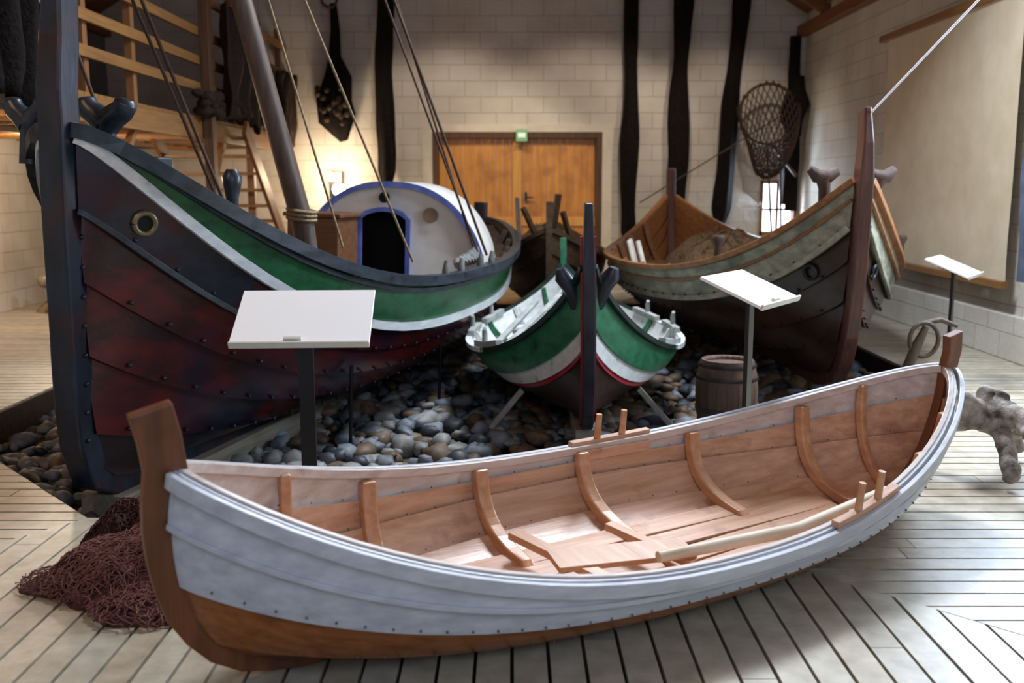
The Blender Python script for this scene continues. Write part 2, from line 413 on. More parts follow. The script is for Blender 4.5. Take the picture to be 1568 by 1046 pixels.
mb=MB();H.rivets(mb,.08,.0045,(1,2),.019,l=.15)
for sd in (1,-1):
    for k in (1,2,3):
        for i in range(1,26): mb.ball(H.P(k+.1,i/26,-.018,sd),.0035,0,6,4)
mb.build('copper_nails',[M('nail_metal','#4a3a30','#8c8078',.4,5,metal=.7)],eb)
mb=MB()
mb.sweep([(1.42,-.06,.17),(1.98,-.20,.175)],.15,.022);mb.sweep([(1.42,.22,.16),(1.56,-.34,.16)],.06,.03);mb.sweep([(1.84,.14,.15),(1.94,-.28,.15)],.05,.03)
for yy in (-.2,-.07,.07,.2): mb.sweep([(.95,yy*.8,.072),(2.1,yy,.055),(3.1,yy*.8,.072)],.115,.014,m=1)
for sd,xx in ((1,2.16),(-1,2.60)):
    pts=[H.P(H.N,H.u_at(xx+dx),0,sd)+V(0,0,.012) for dx in (-.22,-.1,.1,.22)]
    mb.sweep(pts,.035,.028,m=1)
    pts=[H.P(H.N-.6,H.u_at(xx+dx),-.03,sd) for dx in (-.2,-.1,.1,.2)];mb.sweep(pts,.02,.05,m=1)
    for dx in (-.07,.07):
        p=H.P(H.N,H.u_at(xx+dx),0,sd); mb.tube([p+V(0,0,-.02),p+V(0,0,.14)],[.017,.014],10)
mb.build('thwart_and_tholes',[frib,fin],eb,bevel=.003)
mb=MB();mb.tube([(1.75,-.28,.22),(2.4,-.38,.25),(2.95,-.36,.31)],[.022,.028,.024],12,m=0);mb.build('oar_pole',[wood('pale_spar','#cbbba0','#e2d6c0',.5,0)],eb)

# ---------- big left boat
ang=math.atan2(.971,.24)
BA=V(-2.27,5.02,0);heel=math.radians(2.2)
bb=empty('fishing_boat',BA,(heel,0,ang))
L=7.6
hr=M('hull_red_tar','#561411','#280d11',.25,1.6,(1,2.5,2.5),.15,.42,.62,c3='#161628',s3=1.3,l3=.5,h3=.68)
hk=M('hull_black_blue','#12141c','#272b3a',.25,2,(1,3,3),.12,c3='#371012',s3=2.2,l3=.5,h3=.65)
hbt=M('hull_bottom_tar','#120b0c','#2c1415',.3,2,(1,3,3),.12,c3='#14151f',s3=1.6,l3=.5,h3=.65)
hg=M('hull_green','#124529','#24693f',.35,4,(1,4,4),.1,c3='#0a2a1a',s3=5,l3=.6,h3=.75)
hw=M('hull_white','#bcc2c6','#dcdfe0',.4,4,(1,4,4),.1,c3='#6d7d7c',s3=7,l3=.65,h3=.85)
hbl=M('gunwale_blueblack','#141a22','#303b47',.35,5,(1,3,3),.15)
hstem=M('stem_navy','#0f141e','#1f2a3c',.3,3,(3,3,1),.2,c3='#3a1c1a',s3=2.5,l3=.5,h3=.68)
bow=[(.32,.03),(.12,.12),(.045,.45),(.02,1.0),(.0,1.5),(.0,1.88)]
stern=[(L-.5,.05),(L-.2,.2),(L-.06,.6),(L,.9),(L,1.2)]
H=Hull(bow,stern,[(.06,.03),(.68,.02),(.98,.38),(1.06,.93)],[0,.2,.38,.53,.66,.79,1],[0,.22,.43,.62,.80,.985,1.0],.50,2,(1.1,.58),(4,3.1),ts=.055)
mb=MB();H.planks(mb,.03,[2,0,0,0,0,3],[5,5,5,5,5,5],None,56)
u1=H.u_at(.85,4.5)
for sd in (1,-1):
    rows=[[H.P(4.03+.9*i/6,u1*j/14,.034,sd) for j in range(15)] for i in range(7)]
    mb.grid(rows,1);mb.grid([[H.P(4.03+.9*i/6,u1,o,sd) for i in range(7)] for o in (.0,.034)],1,False)
hin=wood('boat_inside_dark','#33251c','#574433',.6,0)
mb.build('hull_planks',[hr,hk,hbt,hg,hw,hin],bb)
kp,kh=keelpath(H,[(.04,2.55),(.02,2.3),(-.01,2.05)],[(L,1.3),(L,1.4)],(.15,),.16,(.16,),off=.04)
mb=MB();W=[.10,.125,.14]+[.14]*(len(kp)-3);mb.sweep(kp,W,kh,side=(0,1,0));mb.build('stem_and_keel',[hstem],bb,bevel=.015)
mb=MB();H.rail(mb,.085,.075,off=.02,dz=.0,m=0);H.rail(mb,.03,.06,q=5,off=.045,dz=-.01,m=1);H.rail(mb,.03,.03,off=.028,q=5.8,dz=0,m=0)
H.rail(mb,.04,.03,q=4,off=.035,m=0,u0=.0,u1=.13)
mb.build('gunwales',[hbl,hw],bb,bevel=.008)
mb=MB();H.rivets(mb,.21,.013,(1,2,3,4),.04,l=.12)
for i in range(10):
    for sd in (1,-1): mb.ball((-.0,.073*sd,.3+i*.15),.013)
mb.build('rivets',[M('rivet_iron','#0d1018','#232938',.35,5)],bb)
mb=MB();us=[.02+.96*i/30 for i in range(31)]
mb.grid([[H.P(5.2,u,-.03,1) for u in us],[H.P(5.2,u,-.03,-1) for u in us]],0,False);mb.build('deck',[hin],bb)
mb=MB()
for i in range(14):
    for sd in (1,-1): H.rib(mb,.07+.065*i,.07,.06,off=-.06,q0=4.8,q1=6,sides=(sd,))
mb.build('frames',[hin],bb)
mb=MB();u=H.u_at(.24,4.4)
for sd in (1,-1):
    p=H.P(4.45,u,.045,sd);n=H.Nn(4.45,u);n=V(n.x,n.y*sd,n.z)
    t=n.cross(V(0,0,1)).normalized();b2=t.cross(n)
    pts=[p+(t*math.cos(a)+b2*math.sin(a))*.055 for a in [i*math.pi/8 for i in range(17)]]
    mb.tube(pts,.016,8,0,False)
    mb.add([p+(t*math.cos(a)+b2*math.sin(a))*.05+n*.004 for a in [i*math.pi/8 for i in range(16)]],[tuple(range(16))],1)
mb.build('hawse_ring',[M('brass_dull','#4d4636','#7d7255',.4,5,metal=.6),M('hole_black','#020202','#030303',.9)],bb)
def horn(mb,c,h,r,spread=.09,m=0):
    c=Vector(c)
    mb.tube([c,c+V(0,0,h*.5),c+V(0,0,h*.75)],[r,r*.8,r*1.1],10,m)
    for sgn in (1,-1):
        mb.tube([c+V(0,0,h*.62),c+V(0,sgn*spread*.5,h*.75),c+V(0,sgn*spread,h*.85),c+V(0,sgn*spread*1.25,h*.98),c+V(0,sgn*spread*1.3,h*1.03)],[r*1.1,r*1.0,r*.95,r*.95,r*.6],10,m)
mb=MB()
horn(mb,(.35,0.02,1.72),.32,.065,.1);horn(mb,(.15,.33,1.70),.32,.055,.08)
mb.tube([(.72,-.5,1.4),(.72,-.5,1.55),(.72,-.5,1.62),(.72,-.5,1.67),(.72,-.5,1.71)],[.04,.035,.05,.055,.03],12)
mb.box((.28,-.33,1.66),(.42,.45,1.76));mb.build('bow_cleats',[hbl],bb,bevel=.01)
Mi=(Matrix.Translation(BA)@Matrix.Rotation(ang,4,'Z')@Matrix.Rotation(heel,4,'X')).inverted()
def loc(p): return Mi@Vector(p)
mb=MB()
mb.tube([loc((-1.45,7.4,.4)),loc((-1.53,7.35,1.3)),loc((-1.85,7.1,2.84)),loc((-2.22,6.85,4.7))],[.085,.08,.072,.06],16)
mb.build('mast',[wood('mast_wood','#3e3028','#5f4c42',.5,2)],bb)
mb=MB()
a=loc((-1.54,7.34,1.36))
for k in range(3):
    mb.tube([a+V(.1*math.cos(t),.1*math.sin(t),.03*k+.01*math.sin(t)) for t in [i*math.pi/8 for i in range(17)]],.016,6,0,False)
def line(mb,a,b,r=.008,m=0,sag=0,n=8):
    a=Vector(a);b=Vector(b);mb.tube([a.lerp(b,i/n)-V(0,0,sag*4*(i/n)*(1-i/n)) for i in range(n+1)],r,6,m)
for a,b,r,m in (((-1.55,8.0,4.8),(-.22,8.7,1.0),.012,1),((-1.63,8.0,4.8),(-.3,8.9,1.0),.010,1),((-1.45,8.2,4.8),(-.35,9.3,1.0),.010,1),
   ((-2.1,7.0,4.6),(-.72,7.25,1.05),.009,0),((-2.05,7.0,4.3),(-1.1,6.5,1.2),.008,0),
   ((-2.9,6.9,4.0),(-1.98,6.9,1.5),.013,1),((-2.95,6.8,4.0),(-2.05,7.0,1.5),.012,1),((-3.2,6.4,4.0),(-2.5,6.4,1.75),.012,1),((-2.2,6.85,4.6),(-2.2,5.0,2.4),.01,1)):
    line(mb,loc(a),loc(b),r,m)
mb.build('rigging',[m_rope,m_ropedark],bb)
cw=M('cabin_white','#d6d4ce','#e8e6e0',.45,3,(1,1,1),.05);cblue=M('cabin_blue','#3f4f94','#6071b4',.4,5);ctan=M('vent_tan','#6d5745','#8d745c',.5,6)
cab=empty('cabin',(4.55,0,0),(0,0,math.radians(9)),bb)
x0,x1,hwid,zb,zt=0,1.15,.88,.72,1.60
def zp(y): return zb+.12+(zt-zb-.12)*max(0,1-abs(y/hwid)**2.4)**.66
mb=MB()
oy,ow,oz=.07,.23,1.38
ys=sorted(set([-hwid+2*hwid*i/48 for i in range(49)]+[oy-ow,oy+ow]))
for xx in (x0,x0+.04):
    for a,b in zip(ys,ys[1:]):
        m_=(a+b)/2
        if abs(m_-oy)<ow:
            f=lambda y: oz-.07*((y-oy)/ow)**2
            mb.add([(xx,a,f(a)),(xx,b,f(b)),(xx,b,zp(b)),(xx,a,zp(a))],[(0,1,2,3)])
        else: mb.add([(xx,a,zb-.2),(xx,b,zb-.2),(xx,b,zp(b)),(xx,a,zp(a))],[(0,1,2,3)])
mb.grid([[(x,y,zp(y)) for y in ys] for x in (x0-.03,x1)],0);mb.grid([[(x,y,zp(y)+.03) for y in ys] for x in (x0-.06,x1)],0)
for y in (-hwid,hwid): mb.box((x0,y-.015,zb-.2),(x1,y+.015,zb+.13))
mb.add([(x1,y,zp(y)) for y in ys]+[(x1,hwid,zb-.2),(x1,-hwid,zb-.2)],[tuple(range(len(ys)+2))])
mb.build('cabin_shell',[cw],cab)
mb=MB()
mb.sweep([(x0-.05,y,zp(y)+.015) for y in ys],.03,.05,side=(1,0,0))
fr=[(x0-.02,oy-ow,zb-.1),(x0-.02,oy-ow,oz-.09)]+[(x0-.02,oy-ow+2*ow*i/8,oz-.07*(((i/4)-1))**2) for i in range(1,8)]+[(x0-.02,oy+ow,oz-.09),(x0-.02,oy+ow,zb-.1)]
mb.sweep(fr,.04,.04,side=(1,0,0));mb.build('cabin_trim',[cblue],cab)
def disc(mb,c,r,m=0,n=20,th=.02): 
    c=Vector(c);mb.tube([c,c-V(th,0,0)],r,n,m)
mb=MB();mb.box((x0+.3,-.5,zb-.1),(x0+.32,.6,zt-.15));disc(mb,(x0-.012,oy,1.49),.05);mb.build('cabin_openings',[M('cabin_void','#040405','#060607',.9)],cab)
mb=MB();disc(mb,(x0-.01,-.37,1.34),.07,0);mb.build('cabin_vent',[ctan],cab)
mb=MB();mb.box((4.0,.30,.85),(4.45,.80,1.3));mb.box((3.97,.27,1.3),(4.48,.83,1.34));mb.build('hatch_box',[wood('hatch_wood','#5a3a26','#7d5539',.5,1)],bb,bevel=.01)
mb=MB()
for x in (3.0,3.35,3.9,4.3):
    for sd in (-1,1):
        p=H.P(6,H.u_at(x),0,sd);mb.tube([p,p+V(0,0,.06),p+V(.02,0,.13)],[.03,.03,.02],8)
for k in range(7):
    p=H.P(6,H.u_at(3.7+.1*k),-.1,-1);mb.tube([p+V(-.15,0,.04),p+V(0,.05,.06+.01*k),p+V(.15,.1,.05)],[.03,.035,.03],8)
mb.build('tholes',[M('weathered_grey','#4e4e50','#74736f',.7,8)],bb)
mb=MB()
for x in (1.9,3.4,5.0):
    for sd in (-1,1):
        p=H.P(3.3,H.u_at(x),.04,sd);mb.tube([(p.x,p.y+.03*sd,-.25),(p.x,p.y+.03*sd,p.z+.02)],.014,8)
mb.build('prop_rods',[m_black],bb)
mb=MB();mb.box((.2,-.14,-.4),(7.3,.14,-.06));mb.build('keel_beam',[wood('beam_pale','#6d6559','#8f8676',.7,0)],bb,bevel=.01)

# ---------- middle boat
ang=math.atan2(1,.018)
mbt=empty('green_rowboat',(.48,6.0,.0),(math.radians(-1),0,ang))
L=4.7
g_=M('green_paint','#1f5a3d','#327855',.38,4,(1,4,4),.08,c3='#12402e',s3=6,l3=.62,h3=.75)
w_=M('white_paint_worn','#ccd0d0','#e6e6e2',.42,4,(1,4,4),.08,c3='#8b9391',s3=8,l3=.62,h3=.78)
r_=M('red_paint','#8f1a28','#b12a3c',.4,5)
k_=M('tar_brown','#21140f','#3a2017',.35,3,(1,4,4),.12,c3='#0f0d0f',s3=3)
st_=M('stem_dark','#181b25','#2e3341',.35,4,(3,3,1),.15)
bow=[(.5,.05),(.22,.13),(.08,.40),(.02,.75),(.0,1.12)]
stern=[(L-.5,.05),(L-.2,.15),(L-.06,.4),(L,.76)]
H=Hull(bow,stern,[(.02,.05),(.42,.05),(.76,.14),(.86,.37)],[0,.28,.56,.61,.74,1],[0,.3,.60,.625,.74,1],.46,2,(1.2,1.25),(4,3.2))
mb=MB();H.planks(mb,.016,[0,0,1,2,3],[4,4,2,2,2],None);mb.build('hull_planks',[k_,r_,w_,g_,g_],mbt)
kp,kh=keelpath(H,[(-.02,1.5),(-.01,1.3)],[(L,.9),(L+.01,1.05)],(.11,),.07,(.09,),off=.02)
mb=MB();mb.sweep(kp[:20],[.05,.06]+[.075]*18,kh[:20],side=(0,1,0));mb.sweep(kp[19:],.07,kh[19:],side=(0,1,0),m=1);mb.build('stem_and_keel',[st_,g_],mbt,bevel=.01)
kp2=kp[1:12]
mb=MB()
for sd in (1,-1): mb.sweep([p+V(.035,.042*sd,0) for p in kp2],.012,.03,side=(0,1,0))
mb.build('stem_edge_stripe',[r_],mbt)
mb=MB();H.rail(mb,.05,.035,off=.01,m=0,u0=0,u1=.28);H.rail(mb,.05,.035,off=.01,m=1,u0=.27,u1=.7);H.rail(mb,.05,.035,off=.01,m=0,u0=.7,u1=1);mb.build('gunwales',[M('gunwale_dark','#12201c','#22342c',.4,5),w_],mbt,bevel=.005)
mb=MB()
for i,x in enumerate((.6,1.15,1.75,2.35,2.95,3.6,4.2)): H.rib(mb,H.u_at(x),.045,.04,off=-.035,m=i%2)
for x,m in ((1.5,1),(2.4,0),(3.4,1)): H.cross(mb,x,H.N-.9,.2,.03,m)
mb.build('ribs_and_thwarts',[g_,w_],mbt,bevel=.005)
mb=MB()
for x in (1.3,2.4,3.1):
    for sd in (1,-1):
        p=H.P(H.N,H.u_at(x),0,sd);pts=[H.P(H.N,H.u_at(x+dx),-.01,sd)+V(0,0,.03) for dx in (-.25,0,.25)];mb.sweep(pts,.055,.05)
        mb.tube([p+V(0,0,.03),p+V(.0,0,.13),p+V(-.04,0,.16)],[.024,.022,.015],8)
for a,b in (((1.3,.62,.36),(2.6,.1,.66)),((1.6,.66,.36),(2.9,.3,.58))): mb.sweep([a,b],.05,.03)
mb.build('tholes_and_oars',[M('grey_white','#8d9090','#b4b6b3',.6,6)],mbt,bevel=.006)
mb=MB()
for sd in (1,-1): mb.tube([(.16,.05*sd,.86),(.14,.10*sd,.98),(.12,.15*sd,1.05),(.11,.165*sd,1.10)],[.055,.055,.055,.03],8)
mb.build('bow_cleats',[st_],mbt)
mb=MB()
for sd in (1,-1):
    mb.sweep([(1.1,.75*sd,-.25),(1.1,.42*sd,.14)],.06,.04);mb.sweep([(3.2,.75*sd,-.25),(3.2,.42*sd,.14)],.06,.04)
mb.box((.35,-.07,-.35),(4.4,.07,.02));mb.build('cradle_props',[M('cradle_paint','#7b7a74','#a5a298',.6,6)],mbt,bevel=.005)

# ---------- right boat
ang=math.atan2(1,-.035)
RB=V(2.60,7.5,0)
rb=empty('tarred_sailboat',RB,(0,0,ang))
RBi=(Matrix.Translation(RB)@Matrix.Rotation(ang,4,'Z')).inverted()
L=7.3
t_=M('tar_hull','#24160f','#40271a',.33,2.2,(1,3,3),.15,c3='#100b0b',s3=2)
wg=M('weathered_green_white','#787a6b','#b0aa95',.5,3.5,(.8,4,4),.15,c3='#56604f',s3=3.5,l3=.5,h3=.68)
wob=wood('boat_orange_wood','#744829','#a06f45',.45,0,3)
st2=wood('stem_redbrown','#361c15','#5e3528',.4,2,3)
bow=[(.7,.06),(.3,.16),(.12,.5),(.04,1.0),(.0,1.64)]
stern=[(L-.6,.06),(L-.25,.2),(L-.08,.6),(L,1.05),(L+.02,1.45)]
H=Hull(bow,stern,[(.05,.06),(.8,.06),(1.22,.35),(1.38,.82)],[0,.22,.40,.56,.70,.80,1],[0,.18,.36,.53,.69,.82,1],.48,2,(1.3,.92),(6,4.4),ts=.05)
mb=MB();H.planks(mb,.026,[0,0,0,0,0,1],[2,2,2,2,2,2],None,52);mb.build('hull_planks',[t_,wg,wob],rb)
kp,kh=keelpath(H,[(.05,2.15),(.0,1.9)],[(L+.02,1.6),(L+.03,1.85)],(.15,),.13,(.16,),off=.04)
mb=MB();mb.sweep(kp,[.05,.08]+[.11]*(len(kp)-2),kh,side=(0,1,0));mb.build('stem_and_keel',[st2],rb,bevel=.012)
mb=MB();H.rail(mb,.07,.05,off=.015,m=0);H.rail(mb,.03,.05,q=5,off=.04,m=1);H.rail(mb,.03,.025,q=5.6,off=.03,m=0);mb.build('gunwales',[wob,wg],rb,bevel=.006)
mb=MB()
for i in range(11): H.rib(mb,.10+.08*i,.07,.06,off=-.055)
for x in (1.8,3.0,4.2,5.6): H.cross(mb,x,5,.22,.045)
mb.grid([[H.P(5.2,.01+.12*i/6,-.03,1) for i in range(7)],[H.P(5.2,.01+.12*i/6,-.03,-1) for i in range(7)]],0,False)
mb.build('ribs_and_thwarts',[wob],rb)
mb=MB();H.rivets(mb,.2,.012,(2,3,4,5),.035,l=.1);mb.build('rivets',[m_black],rb)
mb=MB()
for sd in (1,-1):
    mb.tube([(.25,.18*sd,1.3),(.22,.2*sd,1.58),(.2,.22*sd,1.66)],[.05,.045,.06],10);mb.tube([(.2,.11*sd,1.71),(.2,.18*sd,1.67),(.2,.27*sd,1.67),(.2,.33*sd,1.73)],[.035,.055,.055,.03],10)
    p=H.P(6,H.u_at(1.1),0,sd);mb.tube([p,p+V(0,0,.12),p+V(0,0,.17),p+V(0,0,.2)],[.04,.035,.06,.05],10)
mb.build('bow_cleats',[wood('cleat_brown','#38261e','#583f33',.6,2)],rb)
mb=MB();u=H.u_at(.32,4.4)
for sd in (1,-1):
    p=H.P(4.5,u,.03,sd);n=H.Nn(4.5,u);n=V(n.x,n.y*sd,n.z);t=n.cross(V(0,0,1)).normalized();b2=t.cross(n)
    mb.tube([p+(t*math.cos(a)+b2*math.sin(a))*.055 for a in [i*math.pi/8 for i in range(17)]],.016,8,0,False)
mb.build('hawse_ring',[M('iron_ring','#1a1c22','#3a3d45',.4,5,metal=.5)],rb)
mb=MB()
for x,y in ((2.9,1.12),(3.0,1.2),(3.25,1.15)): mb.tube([(x,y,.75),(x+.15,y+.05,1.02)],.028,8)
mb.build('oar_blades',[M('oar_pale','#a8a294','#cfc9bb',.6,6)],rb)
def pile(name,cx,cy,cz,rx,ry,h,mat,parent,seed=0,n=26,strands=0,smat=None,sr=.006):
    mb=MB();rows=[]
    for i in range(n+1):
        row=[]
        for j in range(n*2+1):
            a=2*math.pi*j/(n*2);r=i/n
            nz=noise.noise(V(math.cos(a)*r*2.5+seed,math.sin(a)*r*2.5,seed*.7));n2=noise.noise(V(math.cos(a)*r*9+seed,math.sin(a)*r*9,3))
            edge=1+.22*noise.noise(V(math.cos(a)*1.7+seed,math.sin(a)*1.7,7.7))
            z=h*((1-r**2)**.8 if r<1 else 0)*(1+.6*nz)+h*.16*n2*(1-r)
            row.append(V(cx+math.cos(a)*r*rx*edge,cy+math.sin(a)*r*ry*edge,cz+max(z,.004 if r<1 else 0)))
        rows.append(row)
    mb.grid(rows,0)
    for k in range(strands):
        a=U(0,6.28);r=U(0,.95)**.7;pts=[]
        px,py=math.cos(a)*r,math.sin(a)*r;dirn=U(0,6.28)
        for s in range(7):
            rr=math.hypot(px,py)
            nz=noise.noise(V(px*2.5+seed,py*2.5,seed*.7))
            z=h*max(0,1-rr**2)**.8*(1+.6*nz)+U(.0,.02)+.008
            pts.append(V(cx+px*rx,cy+py*ry,cz+z));dirn+=U(-1.1,1.1);px+=math.cos(dirn)*.12;py+=math.sin(dirn)*.12
            if math.hypot(px,py)>1.05: px*=.88;py*=.88
        mb.tube(pts,sr,5,1)
    return mb.build(name,[mat,smat or mat],parent)
m_tan=M('old_net_tan','#5e4630','#8a6c4a',.9,30,(1,1,1),.9,bdist=.03)
pile('net_heap',4.6,-.1,.68,.7,.6,.34,m_tan,rb,2.2,strands=60)
mb=MB();line(mb,RBi@V(2.6,7.45,2.1),RBi@V(3.55,6.6,3.4),.007,0);mb.build('mooring_rope',[m_ropewhite],rb)

# ---------- back small boat
ang=math.atan2(1,.05)
sb=empty('old_brown_boat',(.42,11.3,.0),(0,0,ang))
L=3.9
ob=wood('old_boat_wood','#2f2218','#5e452c',.6,0,3)
bow=[(.4,.1),(.15,.2),(.05,.6),(0,1.1)];stern=[(L-.4,.1),(L-.15,.2),(L-.05,.6),(L,1.05)]
H=Hull(bow,stern,[(.03,.1),(.4,.1),(.66,.3),(.74,.72)],[0,.3,.55,.78,1],[0,.3,.55,.78,1],.5,2,(1.1,.85),(4,2.5))
mb=MB();H.planks(mb,.02,[0]*4,[0]*4,None,30);H.rail(mb,.05,.05,off=.01);kp,kh=keelpath(H,[(-.02,1.42),(0,1.25)],[(L,1.2),(L,1.35)],(.11,),.07,(.1,),off=.02);mb.sweep(kp,.07,kh,side=(0,1,0))
for x in (.7,1.4,2.1,2.8): H.rib(mb,H.u_at(x),.05,.05,off=-.04)
mb.sweep([(.3,.1,.9),(.1,.3,1.35)],.05,.05);mb.sweep([(.5,-.3,.8),(.3,-.15,1.3)],.05,.05);mb.sweep([(.5,.35,.8),(.8,.4,1.45)],.05,.04);mb.sweep([(.6,.0,.8),(.4,-.1,1.5)],.07,.04)
mb.build('hull_planks',[ob],sb)
pile('net_heap',1.6,0,.6,1.0,.5,.5,m_tan,sb,5.1,strands=50)

# ================================================================ STONES
def inpit(x,y):
    n=len(pit);c=False
    for i in range(n):
        a=pit[i];b=pit[(i+1)%n]
        if (a[1]>y)!=(b[1]>y) and x<(b[0]-a[0])*(y-a[1])/(b[1]-a[1])+a[0]: c=not c
    return c
import bmesh
bm=bmesh.new();bmesh.ops.create_icosphere(bm,subdivisions=2,radius=1);iv=[v.co.copy() for v in bm.verts];iff=[[v.index for v in f.verts] for f in bm.faces];bm.free()
smats=[M('stone_bluegrey','#515861','#7f868f',.6,9,bump=.4),M('stone_grey','#6a6a69','#9c9a95',.6,9,bump=.4),M('stone_brown','#4e3c2d','#75604b',.65,9,bump=.4),M('stone_dark','#26292f','#3f434b',.55,9,bump=.4)]
mb=MB();sp=.125
y=4.75
while y<12.6:
    x=-3.65
    while x<3.5:
        px,py=x+U(-.06,.06),y+U(-.06,.06)
        if inpit(px,py) and inpit(px-.08,py-.1) and inpit(px+.08,py-.1) and math.hypot(px-1.56,py-7.1)>.3:
            s=U(.035,.09)*(1.35 if R()<.15 else 1)
            if py>9.5: s*=1.15
            sc=V(s*U(.9,1.45),s*U(.75,1.1),s*U(.5,.8));rot=Matrix.Rotation(U(0,6.28),3,'Z')@Matrix.Rotation(U(-.6,.6),3,'X');sd=U(0,50)
            gz=-.22+.06*noise.noise(V(px*.8,py*.8,0))+U(-.03,.05)
            vs=[rot@V(v.x*sc.x,v.y*sc.y,v.z*sc.z)*(1+.45*noise.noise(v*1.2+V(sd,0,0)))+V(px,py,gz) for v in iv]
            w=R();brown=.55 if (px>.0 or (px>-.7 and py<6.6)) else .15
            mi=2 if w<brown else (0 if w<brown+.3 else (1 if w<.84 else 3))
            mb.add(vs,iff,mi,True)
        x+=sp
    y+=sp
mb.build('stone_bed',smats)
mb=MB();n=len(pit);mb.add([(p[0],p[1],-.27) for p in pit],[tuple(range(n))]);mb.build('gravel_ground',[M('gravel','#2a241e','#4d443a',.9,20,bump=.8,bdist=.03)])

# ================================================================ SIGNS
m_panel=M('sign_white','#fafbfb','#fcfdfd',.25,3);m_back2=M('sign_edge','#c9c9bc','#d9d9cd',.5,5)
def sign(x,y,z,yaw,w=.62,h=.42,tilt=32,z0=0,pw=.07):
    e=empty('info_sign',(x,y,0),(0,0,math.radians(yaw)))
    mb=MB();mb.box((-pw/2,-.012,z0),(pw/2,.012,z-.03));mb.box((-.12,-.09,z0),(.12,.09,z0+.01))
    T=Matrix.Translation(V(0,0,z))@Matrix.Rotation(math.radians(tilt),4,'X')
    mb.box((-.06,-.1,-.05),(.06,.1,-.012),0,T);mb.build('post',[m_black],e,bevel=.002)
    mb=MB();mb.box((-w/2,-h/2,-.012),(w/2,h/2,.004),0,T);mb.box((-w/2,-h/2-.012,-.016),(w/2,-h/2,.016),1,T);mb.box((-.07,-h/2+.01,.004),(.01,-h/2+.03,.02),1,T);mb.build('panel',[m_panel,m_back2],e,bevel=.002)
sign(-.955,4.55,1.005,3,.62,.42,28)
sign(1.28,5.32,1.06,55,.56,.36,22)
sign(3.62,8.15,.95,55,.56,.36,22)

# ================================================================ BARREL
e=empty('wooden_barrel',(1.56,7.1,-.14))
bwd=wood('barrel_wood','#463227','#6c5142',.6,2,3)
mb=MB();n=18
for k in range(n):
    a0=2*math.pi*(k+.04)/n;a1=2*math.pi*(k+.96)/n;rows=[]
    for i in range(9):
        t=i/8;r=.19+.035*math.sin(math.pi*t);rows.append([V(r*math.cos(lerp(a0,a1,j/3)),r*math.sin(lerp(a0,a1,j/3)),t*.50) for j in range(4)])
    mb.grid(rows,0)
mb.lathe([(0,.47),(.186,.47),(.186,.3)],n=24);mb.lathe([(.184,.50),(.165,.50),(.165,.47)],n=24);mb.lathe([(.192,0),(.217,.12),(.220,.26),(.217,.38),(.185,.50)],n=36)
mb.build('staves',[bwd],e)
mb=MB()
for z in (.03,.13,.36,.45):
    t=z/.50;r=.19+.035*math.sin(math.pi*t)+.004;mb.lathe([(r,z),(r+.004,z+.002),(r+.004+.003*(1 if z<.26 else -1),z+.028),(r,z+.03)],n=36)
mb.build('hoops',[M('hoop_iron','#3a3634','#57504c',.5,8,metal=.6)],e)
# ================================================================ NET PILE
m_net=M('net_redbrown','#3d211d','#653b34',.95,60,(1,1,1),1,bdist=.02);m_str=M('net_twine','#613731','#80524a',.9,30)
e=empty('fishing_net_pile',(-1.62,3.95,.0))
pile('main_heap',.05,0,0,.34,.36,.14,m_net,e,1.3,strands=520,smat=m_str,sr=.0026)
pile('rear_heap',-.06,.30,0,.24,.22,.17,M('net_dark','#2a1517','#452528',.95,60,(1,1,1),1,bdist=.02),e,9.3,strands=200,smat=m_net,sr=.0026)
pile('front_heap',.24,-.30,0,.24,.24,.05,m_net,e,4.4,strands=260,smat=m_str,sr=.0026)
pile('side_heap',-.18,-.10,0,.20,.16,.03,m_net,e,6.4,strands=120,smat=m_str,sr=.0022)
# ================================================================ DRIFTWOOD (skin)
def skin(name,pts,edges,rad,mat,disp=.03,sub=2):
    me=bpy.data.meshes.new(name);me.from_pydata([tuple(p) for p in pts],edges,[]);o=bpy.data.objects.new(name,me);bpy.context.collection.objects.link(o)
    o.modifiers.new('skin','SKIN')
    for i,r in enumerate(rad): me.skin_vertices[0].data[i].radius=(r,r*U(.75,1.1))
    me.skin_vertices[0].data[0].use_root=True
    s=o.modifiers.new('s','SUBSURF');s.levels=sub;s.render_levels=sub
    t=bpy.data.textures.new(name+'_n','CLOUDS');t.noise_scale=.08
    dm=o.modifiers.new('d','DISPLACE');dm.texture=t;dm.strength=disp;dm.texture_coords='GLOBAL'
    me.materials.append(mat)
    s2=o.modifiers.new('s2','SUBSURF');s2.levels=1;s2.render_levels=1
    return o
m_drift=M('driftwood_grey','#7a6f66','#b0a69c',.75,5,(3,3,3),.8,bdist=.02,c3='#4a413a',s3=9,l3=.5,h3=.64)
pts=[(2.66,5.40,.34),(2.52,5.40,.36),(2.43,5.46,.24),(2.38,5.48,.12),(2.36,5.46,.04),(2.68,5.28,.24),(2.66,5.15,.12),(2.64,5.07,.06),(2.76,5.25,.36),(2.74,5.0,.26),(2.62,4.77,.14),(2.52,4.63,.04),(2.88,5.55,.30),(2.98,5.70,.05),(2.48,5.42,.48),(2.62,5.45,.50),(2.74,5.42,.47),(2.38,5.30,.38)]
edges=[(0,1),(1,2),(2,3),(3,4),(0,5),(5,6),(6,7),(0,8),(8,9),(9,10),(10,11),(0,12),(12,13),(1,14),(0,15),(0,16),(1,17)]
skin('driftwood_root',pts,edges,[.10,.09,.06,.045,.035,.055,.055,.05,.075,.05,.04,.032,.06,.035,.045,.045,.035,.03],m_drift,.05)
e=empty('wooden_anchor',(3.12,7.5,0))
mb=MB();mb.tube([(-.12,0,-.12),(-.1,0,.2),(-.03,0,.40),(.03,0,.54)],[.05,.045,.04,.025],8)
